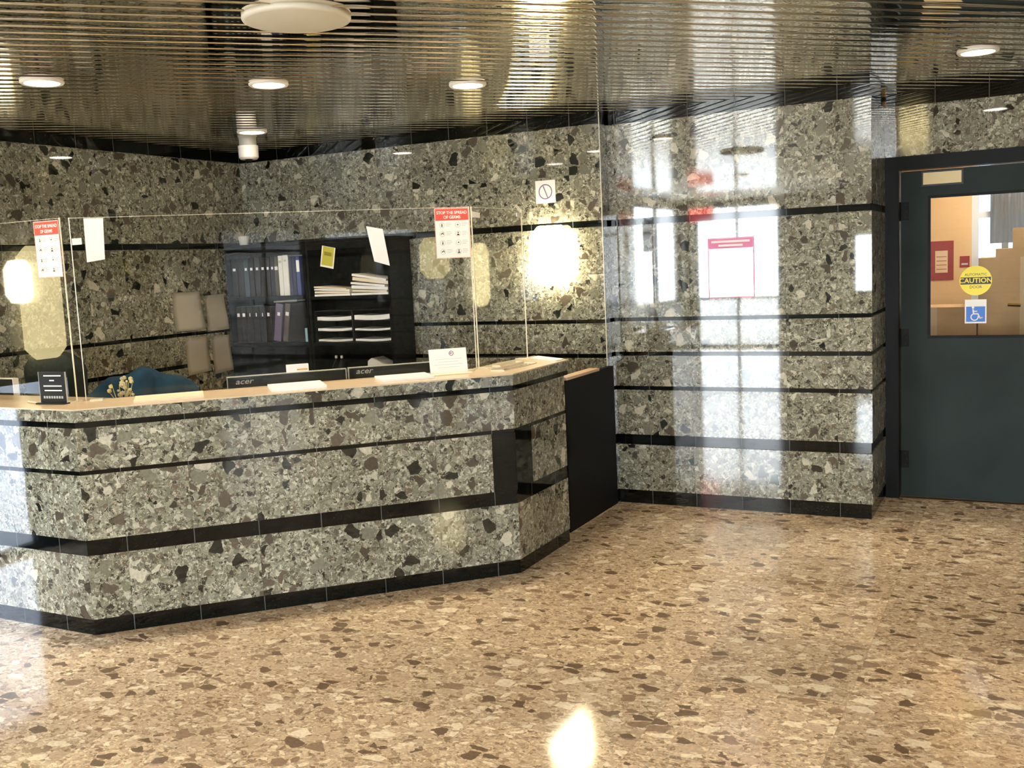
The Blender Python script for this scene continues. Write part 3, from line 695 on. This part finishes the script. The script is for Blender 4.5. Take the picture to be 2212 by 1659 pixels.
mk_binder(X, 1.497, .030, .285, navy, 'slim navy binder right of the white binders'); X += .032
mk_binder(X, 1.497, .034, .285, navy, 'navy binder between the slim navy one and blue one'); X += .036
mk_binder(X, 1.497, .036, .285, blueb, 'blue binder with tall white label at the shelf end', .60, labh=.085, labw=.75); print('upper row end', X)
X = -5.44; dl = 'dark ring binder with small white label on lower shelf of left bookcase'
for i, wd in enumerate([.048, .055, .062, .060, .058, .054]):
    mk_binder(X, 1.152, wd, .27, darkb, dl, .72, labh=.026, labw=(.5, .45, .12, .14, .12, .4)[i], group=GL); X += wd+.0015
mk_binder(X+.004, 1.152, .070, .285, purp, 'purple grey binder leaning right on the lower shelf', .68, lean=math.radians(9), labh=.026, labw=.35)
mk_binder(X+.092, 1.152, .050, .285, browng, 'brown grey binder leaning right beside the purple one', .68, lean=math.radians(9.5), labh=.028, labw=.6)
mk_binder(-4.79, 1.152, .028, .10, pale, 'small pale blue booklet at right end of the lower shelf', cat='booklet', name='booklet')
# flat folder on top of the lower binders
b = bmesh.new(); Fq = frame((-5.06, 5.95, 1.4475), (1, 0, .02)); obox(b, Fq, 0, .22, 0, .012, -.2, 0); tag(mesh_obj('flat_folder', b, M['grey_plastic']), 'grey folder lying flat on top of the leaning binders', 'folder')

# papers in the right bookcase
def pile(label, x0, x1, z, n, th, tilt=0.0, mats=('paper',), name='paper_pile', seed=1, y0=5.95, y1=6.16):
    r = random.Random(seed); t = thing(name, label, 'papers', ((x0+x1)/2, 6.05, z)); zz = z+.0005
    for i in range(n):
        a = tilt*i/n; h = th*r.uniform(.6, 1.3); dx = r.uniform(-.008, .008)
        F = frame((x0+dx, y0+r.uniform(0, .012), zz), (math.cos(a), 0, -math.sin(a))); Lx = (x1-x0)-r.uniform(0, .03)
        up_ = Lx*math.sin(a) if a > 0 else 0
        F = frame((x0+dx, F.o.y, zz+up_), (math.cos(a), 0, -math.sin(a)), (math.sin(a), 0, math.cos(a)))
        part('sheet_bundle', lambda b: obox(b, F, 0, Lx, 0, h, -(y1-y0), 0), M[mats[i % len(mats)]], t); zz += h+.0006
    return t
pile('low pile of cream and white papers on the upper shelf of the right bookcase', -4.68, -4.36, 1.482, 4, .012, math.radians(5), ('paper', 'cream_paper'), seed=2)
pile('tall messy pile of papers at the right of the same upper shelf', -4.34, -4.02, 1.482, 6, .020, math.radians(11), ('paper', 'palepink', 'paper', 'cream_paper') if 'palepink' in M else ('paper', 'cream_paper', 'paper'), seed=4)
srt = thing('paper_sorter', 'black two-column paper sorter on the middle shelf of the right bookcase', 'sorter', (-4.35, 6.05, 1.145))
for xa, xb in ((-4.688, -4.678), (-4.026, -4.016), (-4.357, -4.345)): part('sorter_panel', lambda b: box(b, xa, xb, 5.95, 6.19, 1.1455, 1.375), M['blackp'], srt)
for z in (1.1455, 1.222, 1.298, 1.372):
    part('sorter_tray', lambda b: (box(b, -4.6778, -4.3572, 5.955, 6.19, z, z+.004), box(b, -4.3448, -4.0262, 5.955, 6.19, z, z+.004)), M['blackp'], srt)
for r_, z in enumerate((1.150, 1.2265, 1.3025)):
    for c_, (a, c) in enumerate(((-4.67, -4.365), (-4.338, -4.035))):
        h = ((.014, .016), (.018, .014), (.026, .034))[r_][c_]
        bmx = bmesh.new(); n = 8
        F = frame((a, 5.96, z), (1, 0, 0))
        lo = []; 
        pts = [(x_*(c-a)/n, .010*(2*abs(x_/n-.5))**2 if x_ not in (0,) else .006) for x_ in range(n+1)]
        poly = [(x_, 0.0003+y_*.8) for x_, y_ in pts] + [(x_, y_*.8+h) for x_, y_ in pts[::-1]]
        flat_poly(bmx, F, poly, -.2, 0)
        tag(mesh_obj('paper_stack', bmx, M['paper']), 'white papers in the %s tray of the %s sorter column' % (('bottom', 'middle', 'top')[r_], ('left', 'right')[c_]), 'papers', 'papers in the sorter trays')
# lower shelf bits
b = bmesh.new(); Fq = frame((-4.25, 5.96, .9305), (math.cos(.12), 0, -math.sin(.12))); Fq = frame((-4.25, 5.96, .9305+.03), (math.cos(.12), 0, -math.sin(.12)), (math.sin(.12), 0, math.cos(.12)))
flat_poly(b, Fq, [(0, .0), (.22, 0), (.22, .02), (.03, .075), (0, .05)], -.15, 0); tag(mesh_obj('curled_papers', b, M['paper']), 'curled white papers on the shelf below the sorter', 'papers')
b = bmesh.new(); box(b, -4.12, -4.02, 6.11, 6.17, .9305, 1.035); tag(mesh_obj('grey_box', b, M['grey_plastic']), 'small grey box behind the curled papers below the sorter', 'box')
for i, (xx, zz) in enumerate(((-4.55, .99), (-4.50, 1.0))):
    b = bmesh.new(); tube(b, [(xx, 5.93, .94), (xx+.02, 5.935, .99), (xx+.035, 5.95, 1.03)], .004, 6); c_ = mesh_obj('cable', b, M['blackp']); tag(c_, 'thin black cable curving up below the sorter', 'cable', 'cables below the sorter')
    part('cable_tip', lambda b: box(b, xx+.028, xx+.042, 5.944, 5.956, 1.03, 1.05), M['white_plastic'], c_)
# yellow tag
Fy = frame((-4.584, 5.925, 1.700), (1, 0, -.20), (.20, 0, 1))
yt = thing('yellow_notice', 'yellow notice with white border hanging on the right bookcase', 'notice', (-4.52, 5.925, 1.70))
part('card', lambda b: obox(b, Fy, 0, .118, 0, .150, 0, .001), M['white_print'], yt)
part('yellow_field', lambda b: obox(b, Fy, .010, .108, .014, .148, .001, .0016), simple('olive_yellow_print', (.50, .46, .05), .5), yt, 'dull yellow field')
part('dark_mark', lambda b: obox(b, Fy, .025, .09, .085, .112, .0016, .002), simple('olive_print', (.25, .22, .02), .5), yt)
# white pot of dried twigs on the bookcase
pt = thing('twig_pot', 'small white pot with dried twigs on top of the corner bookcase', 'plant pot', (-5.42, 6.06, 1.887))
part('pot', lambda b: lathe(b, (-5.40, 6.06, 1.8875), [(0, 0), (.03, 0), (.045, .07), (.038, .07), (0, .06)], 18), M['white_plastic'], pt)
def twigs(b):
    for k in range(12):
        a = rnd.uniform(0, 2*PI); tube(b, [(-5.40, 6.06, 1.945), (-5.40+.05*math.cos(a), 6.06+.05*math.sin(a), 1.985), (-5.40+.085*math.cos(a), 6.06+.085*math.sin(a), rnd.uniform(1.98, 2.04))], .002, 5)
part('twigs', twigs, M['plant'], pt)

# ------------------------------------------------------------------ papers on the left wall
FA = frame((XL+.0005, 0, 0), (0, 1, 0))
def wall_paper(label, pts, seed):
    bmx = bmesh.new(); nx, ny = 6, 10; r = random.Random(seed); g = []
    (x0, z0), (x1, z1), (x2, z2), (x3, z3) = pts    # bl, br, tr, tl
    ph = r.uniform(0, 6)
    for i in range(nx+1):
        u_ = i/nx; row = []
        for j in range(ny+1):
            v_ = j/ny
            x = (1-v_)*((1-u_)*x0+u_*x1)+v_*((1-u_)*x3+u_*x2); z = (1-v_)*((1-u_)*z0+u_*z1)+v_*((1-u_)*z3+u_*z2)
            d = .003+.016*(1-v_)*u_+.004*(1+math.sin(ph+v_*7))
            row.append(bmx.verts.new(FA(x, z, d)))
        g.append(row)
    for i in range(nx):
        for j in range(ny): bmx.faces.new((g[i][j], g[i+1][j], g[i+1][j+1], g[i][j+1])).smooth = True
    bmesh.ops.solidify(bmx, geom=bmx.faces[:], thickness=.0008)
    tag(mesh_obj('wall_notice', bmx, M['wall_paper_sheet']), label, 'notice', 'sheets taped to the left wall')
wall_paper('upper left of four pale sheets taped to the left wall', [(5.393, 1.278), (5.684, 1.272), (5.66, 1.556), (5.394, 1.559)], 1)
wall_paper('upper right of four pale sheets taped to the left wall', [(5.715, 1.252), (5.93, 1.259), (5.915, 1.527), (5.717, 1.523)], 2)
wall_paper('lower left of four pale sheets taped to the left wall', [(5.487, .947), (5.706, .963), (5.702, 1.226), (5.482, 1.224)], 3)
wall_paper('lower right of four pale sheets taped to the left wall', [(5.756, .929), (5.95, .942), (5.935, 1.215), (5.745, 1.215)], 4)

# ------------------------------------------------------------------ signs on the stone walls
FB = frame((0, YB-.0005, 0), (1, 0, 0))
ns = thing('no_smoking_sign', 'small white square sign with crossed circle on the far wall', 'sign', (-2.905, YB, 2.045))
part('plate', lambda b: obox(b, FB, -2.978, -2.833, 2.045, 2.195, 0, .002), M['white_print'], ns)
part('prohibition_ring', lambda b: (ring(b, FB, -2.905, 2.12, .043, .050, .002, .0028), stroke(b, FB, [(-2.92, 2.158), (-2.89, 2.082)], .007, .002, .0028)), M['purple_print'], ns)
FC = frame((0, YC-.0005, 0), (1, 0, 0))
ps = thing('wall_poster', 'white poster with pink header on the tall marble pier', 'poster', (-1.70, YC, 1.377))
part('sheet', lambda b: obox(b, FC, -1.848, -1.555, 1.377, 1.755, 0, .002), M['laminated'], ps)
def hl(b): obox(b, FC, -1.825, -1.58, 1.724, 1.738, .0026, .003); obox(b, FC, -1.78, -1.625, 1.700, 1.713, .0026, .003)
printed('pink_header', [(lambda b: obox(b, FC, -1.842, -1.561, 1.688, 1.750, .002, .0026), M['pink']), (hl, M['white_print'])], ps)['label'] = 'pink header band'
def pb(b):
    for a in ((-1.848, -1.555, 1.377, 1.382), (-1.848, -1.843, 1.382, 1.755), (-1.56, -1.555, 1.382, 1.755), (-1.843, -1.56, 1.751, 1.755)): obox(b, FC, *a, .002, .0028)
part('border', pb, M['pink'], ps)
part('footer_line', lambda b: obox(b, FC, -1.82, -1.77, 1.395, 1.399, .002, .0026), M['grey_print'], ps)

# ------------------------------------------------------------------ entrance door
stv = lambda n, a, m_='doorframe', k='structure': struct(n, lambda b: box(b, *a), M[m_])
def dfr(b):
    box(b, -.8565, -.775, YD-.004, 7.13, 0, 2.13); box(b, .175, .2495, YD-.004, 7.13, 0, 2.13); box(b, -.8565, .2495, YD-.004, 7.13, 2.1301, 2.2145)
struct('trim_1', dfr, M['doorframe'])
DY = 7.0
door = bpy.data.objects.new('door_1', None); COL.objects.link(door); door.location = (-.3, DY, 0); door['kind'] = 'structure'
def leaf(b):
    y0, y1 = DY, DY+.045
    box(b, -.765, -.605, y0, y1, .012, 2.12); box(b, .005, .165, y0, y1, .012, 2.12); box(b, -.6049, .0049, y0, y1, .012, 1.055); box(b, -.6049, .0049, y0, y1, 1.96, 2.12)
part('door_leaf', leaf, M['door'], door)
def bead(b):
    for a in ((-.605, .005, 1.055, 1.073), (-.605, .005, 1.942, 1.96), (-.605, -.587, 1.0731, 1.9419), (-.013, .005, 1.0731, 1.9419)): box(b, a[0], a[1], DY-.006, DY-.0005, a[2], a[3])
part('glazing_bead', bead, M['doorframe'], door)
part('door_glass', lambda b: box(b, -.604, .004, DY+.018, DY+.024, 1.056, 1.959), M['glass'], door)
for z in (1.87, 1.06, .26):
    h = part('hinge', lambda b: (box(b, -.762, -.715, DY-.003, DY-.0003, z-.058, z+.058), tube(b, [(-.768, DY-.004, z-.06), (-.768, DY-.004, z+.06)], .006, 8)), M['doorframe'], door)
    for dz in (-.04, 0, .04): part('screw', lambda b: tube(b, [(-.738+.008*(dz == 0), DY-.0045, z+dz), (-.738+.008*(dz == 0), DY-.003, z+dz)], .004, 8), M['blackp'], h)
pl = part('name_plate', lambda b: box(b, -.640, -.400, DY-.005, DY-.0005, 2.020, 2.112), M['blackp'], door)
part('plate_insert', lambda b: box(b, -.632, -.410, DY-.0065, DY-.005, 2.030, 2.103), simple('cream_insert', (.80, .64, .34), .5), pl, 'cream insert')
part('door_lever', lambda b: (tube(b, [(.10, DY-.05, 1.0), (.10, DY-.0002, 1.0)], .012, 10), tube(b, [(.10, DY-.05, 1.0), (-.0, DY-.05, 1.0)], .009, 10)), M['brass'], door)
# stickers on the glass
FD = frame((0, DY+.0178, 0), (1, 0, 0))
cs_ = thing('caution_sticker', 'round yellow caution sticker on the door glass', 'sticker', (-.326, DY, 1.415))
part('yellow_disc', lambda b: disc(b, FD, -.326, 1.415, .093, 0, .0006, 40), M['yellow'], cs_)
part('black_bar', lambda b: obox(b, FD, -.413, -.239, 1.392, 1.436, .0006, .0010), M['dark_print'], cs_)
text('lettering', 'CAUTION', FD, -.326, 1.414, .042, .0014, M['yellow'], cs_, bold=.0008)
text('lettering', 'AUTOMATIC', FD, -.326, 1.452, .022, .0009, M['dark_print'], cs_)
text('lettering', 'DOOR', FD, -.326, 1.374, .024, .0009, M['dark_print'], cs_)
ac = thing('accessibility_sticker', 'blue and white wheelchair sticker on the door glass', 'sticker', (-.326, DY, 1.146))
part('white_backing', lambda b: obox(b, FD, -.387, -.263, 1.146, 1.296, 0, .0006), M['white_print'], ac)
part('blue_field', lambda b: obox(b, FD, -.380, -.270, 1.156, 1.252, .0006, .001), M['blue'], ac)
def whl(b):
    cx, cy = -.331, 1.186
    ring(b, FD, cx, cy, .0175, .0235, .001, .0014, math.radians(120), math.radians(375), 24)
    disc(b, FD, -.340, 1.246, .0075, .001, .0014, 14)
    stroke(b, FD, [(-.340, 1.236), (-.337, 1.206), (-.312, 1.206), (-.300, 1.178), (-.288, 1.182)], .008, .001, .0014)
    stroke(b, FD, [(-.338, 1.222), (-.318, 1.222)], .006, .001, .0014)
part('wheelchair_symbol', whl, M['white_print'], ac)

# corridor behind the door
YW = 8.6
struct('wall_corridor_left', lambda b: box(b, -1.5, -1.4, 7.2, YW+.1, 0, 2.6), M['tan'])
struct('wall_corridor_right', lambda b: box(b, 1.6, 1.7, 7.2, YW+.1, 0, 2.6), M['tan'])
def cw(b): box(b, -1.4, -.43, YW, YW+.1, 0, 2.6); box(b, -.4299, 1.6, YW, YW+.1, 0, 1.0); box(b, -.4299, 1.6, YW, YW+.1, 2.3, 2.6)
struct('wall_corridor_back', cw, M['tan'])
struct('floor_corridor', lambda b: box(b, -1.5, 1.7, YD+.021, YW+.1, -.12, -.001), M['desk'])
struct('ceiling_corridor', lambda b: box(b, -1.5, 1.7, 7.251, YW+.1, 2.601, 2.7), M['fixture'])
window('window_5', (-.4299, 1.599), 1.0, 2.3, 'y', YW+.05, [-.20, .4, 1.0], [1.86], 'pale_frame', 'tinted_glass')
portal('portal_corridor', (.585, YW-.02, 1.65), (-PI/2, 0, 0), 2.0, 1.28)
cl = thing('corridor_fill', 'unseen lamp added to brighten the corridor behind the door', 'ceiling light', (0, 7.8, 2.6))  # unseen emitter added so the corridor reads bright through the door glass
part('lens', lambda b: lathe(b, (0, 7.8, 2.54), [(0, 0), (.18, .0), (.2, .02), (.2, .059), (0, .059)], 24), M['corridor_fill_glow'], cl)
cu = thing('window_curtain', 'pale curtain hanging in the window beyond the door glass', 'curtain', (.0, YW-.05, 1.3))
def cur(b):
    g = []
    for i in range(40):
        x = -.30+i*.007; d = .015*math.sin(i*1.1); g.append([b.verts.new((x, YW-.05+d, z)) for z in (1.64, 2.28)])
    for a, c in zip(g[:-1], g[1:]): b.faces.new((a[0], c[0], c[1], a[1])).smooth = True
    bmesh.ops.solidify(b, geom=b.faces[:], thickness=.003)
part('curtain_cloth', cur, M['curtain'], cu)
def carton(label, x0, x1, y0, y1, z0, z1):
    t = thing('cardboard_box', label, 'box', ((x0+x1)/2, (y0+y1)/2, z0), 'cartons behind the door')
    part('carton', lambda b: box(b, x0, x1, y0, y1, z0+.0005, z1), M['carton'], t)
    part('packing_tape', lambda b: box(b, x0+(x1-x0)*.44, x0+(x1-x0)*.56, y0-.001, y0-.0002, z0+.001, z1), M['tape'], t)
carton('brown carton at the left bottom of the stack behind the door glass', -.95, -.36, 7.9, 8.3, .0, .52)
carton('brown carton second from the floor behind the door glass', -.95, -.36, 7.9, 8.3, .52, 1.06)
carton('brown carton at door glass bottom edge, under the wheelchair sticker', -.95, -.36, 7.9, 8.3, 1.06, 1.20)
carton('floor carton right of the stack behind the door', -.35, .25, 7.9, 8.3, .0, .52)
carton('brown carton at right behind the door, second from the floor', -.35, .25, 7.9, 8.3, .52, 1.06)
carton('wide brown carton directly right of the caution sticker', -.35, .25, 7.9, 8.3, 1.06, 1.54)
carton('upper brown carton stepped to the right behind the door glass', -.24, .25, 7.9, 8.3, 1.54, 1.60)
carton('topmost brown carton at the right edge behind the door glass', -.135, .25, 7.9, 8.3, 1.60, 1.74)
b = bmesh.new(); tube(b, [(-.16, 7.885, 1.21), (-.08, 7.875, 1.205)], .012, 8); tag(mesh_obj('brass_handle', b, M['brass']), 'small brass handle seen low through the door glass', 'handle')
FW = frame((0, YW-.0005, 0), (1, 0, 0))
rs = thing('red_notice', 'maroon framed notice on the tan wall behind the door', 'notice', (-.64, YW, 1.372))
part('maroon_board', lambda b: obox(b, FW, -.722, -.556, 1.372, 1.675, 0, .004), M['maroon'], rs)
def rl(b):
    for i in range(4): obox(b, FW, -.68, -.606, 1.455+.032*i, 1.460+.032*i, .006, .0068)
printed('tan_panel', [(lambda b: obox(b, FW, -.688, -.598, 1.43, 1.60, .004, .006), M['tape']), (rl, M['maroon'])], rs)
b = bmesh.new(); obox(b, FW, -.512, -.443, 1.468, 1.552, 0, .004); sm = mesh_obj('room_plate', b, M['maroon']); tag(sm, 'small dark maroon plate beside the larger maroon notice', 'plate')
part('plate_marks', lambda b: obox(b, FW, -.50, -.455, 1.485, 1.497, .004, .005), M['grey_print'], sm)

# ------------------------------------------------------------------ ceiling fixtures
b = bmesh.new(); t = thing('flush_ceiling_light', 'large round cream flush light on the slatted ceiling, unlit', 'ceiling light', (-2.43, 3.10, H))
lathe(b, (-2.445, 3.12, H-.022), [(0, 0), (.185, .001), (.197, .005), (.20, .010), (.20, .022), (0, .022)], 48)
for f in b.faces: f.smooth = True
mesh_obj('diffuser', b, M['fixture'], t)
DL = [(-3.405, 4.087, 'recessed downlight above the counter, middle of the front row'), (-2.658, 4.781, 'recessed downlight nearest the bright wall sconce'),
      (-4.133, 3.35, 'recessed downlight at the far left of the ceiling'), (-4.60, 5.32, 'recessed downlight deepest in the corner above the white detector'),
      (-.263, 5.72, 'recessed downlight in front of the entrance door')]
def downlight(x, y, label, power=55):
    t = thing('recessed_downlight', label, 'ceiling light', (x, y, H), 'recessed ceiling downlights')
    bb = bmesh.new(); lathe(bb, (x, y, H-.014), [(.078, .002), (.092, 0), (.098, .006), (.098, .0139), (.078, .0139), (.078, .002)], 36); mesh_obj('trim_ring', bb, M['white_plastic'], t)
    bb = bmesh.new(); lathe(bb, (x, y, H-.012), [(0, 0), (.0775, 0), (.0775, .0119), (0, .0119)], 36); mesh_obj('lit_lens', bb, M['lamp'], t)
    l = bpy.data.lights.new('downlight_lamp', 'SPOT'); l.energy = power; l.color = WARM; l.spot_size = math.radians(110); l.spot_blend = .6; l.shadow_soft_size = .08
    lo = bpy.data.objects.new('downlight_lamp', l); COL.objects.link(lo); lo.parent = t; lo.location = (0, 0, -.03)
    return t
for a in DL: downlight(*a, power=24 if a[0] < -4.5 else 45)
for i, (x, y) in enumerate([(.4, 2.2), (2.0, 3.6), (-1.0, .3), (1.8, .6), (-3.2, .2)]):  # unseen downlights added for ambient light in the lobby
    downlight(x, y, 'added recessed downlight for ambient light, outside the picture')
t = thing('ceiling_detector', 'white cylindrical detector hanging below the ceiling in the corner', 'detector', (-4.80, 5.50, H))
part('mounting_neck', lambda b: lathe(b, (-4.80, 5.50, H-.06), [(0, 0), (.058, 0), (.058, .05), (.065, .06), (0, .06)], 28), M['grey_plastic'], t)
part('detector_body', lambda b: lathe(b, (-4.80, 5.50, H-.155), [(0, 0), (.055, .0), (.066, .012), (.068, .09), (.06, .0945), (0, .0945)], 28), M['white_plastic'], t)
part('sensor_tip', lambda b: lathe(b, (-4.80, 5.50, H-.167), [(0, 0), (.02, .002), (.028, .0115), (0, .0115)], 16), M['blackp'], t)

# ------------------------------------------------------------------ wall sconces
def sconce(label, F, wd, ht, mat, dp=.10):
    t = thing('wall_sconce', label, 'wall light', F(0, 0, 0))
    c = min(wd, ht)*.22
    def sh(b):
        def outl(k): 
            w_, h_ = wd/2*k, ht/2*k; q = c*k
            return [(-w_+q, -h_), (w_-q, -h_), (w_, -h_+q), (w_, h_-q), (w_-q, h_), (-w_+q, h_), (-w_, h_-q), (-w_, -h_+q)]
        rings = [[b.verts.new(F(x, y, d)) for x, y in outl(k)] for k, d in ((.96, .0112), (1.0, dp*.45), (.97, dp*.8), (.86, dp))]
        for a_, b_ in zip(rings[:-1], rings[1:]):
            for i in range(8): b.faces.new((a_[i], a_[(i+1) % 8], b_[(i+1) % 8], b_[i]))
        b.faces.new(rings[0][::-1]); b.faces.new(rings[-1])
    part('glass_shade', sh, mat, t)
    part('back_plate', lambda b: obox(b, F, -wd*.28, wd*.28, -ht*.4, ht*.4, 0, .011), M['brass'], t)
sconce('brightly glowing wall sconce on the far marble wall', frame((-2.862, YB-.0005, 1.70), (1, 0, 0)), .29, .39, M['sconce_glass'])
sconce('tall yellow wall light on the left lobby wall, outside the picture', frame((XL+.0005, 2.52, 1.55), (0, 1, 0)), .26, .70, M['sconce_yellow'])
sconce('tall yellow wall light on the right lobby wall, outside the picture', frame((XR-.0005, .42, 1.78), (0, -1, 0)), .44, .55, M['sconce_yellow'])
sconce('yellow wall light between the rear windows, outside the picture', frame((-1.85, YR+.0005, 1.6), (-1, 0, 0)), .46, .75, M['sconce_yellow'])
ex = thing('exit_sign', 'red exit sign hanging near the rear windows, outside the picture', 'exit sign', (-4.9, -3.8, 2.6))
part('sign_box', lambda b: box(b, -5.1, -4.7, -3.83, -3.77, 2.2, 2.42), emit('lit_red_sign', (1, .12, .10), 6), ex)
part('sign_stem', lambda b: box(b, -4.91, -4.89, -3.81, -3.79, 2.42, 2.6), M['blackp'], ex)
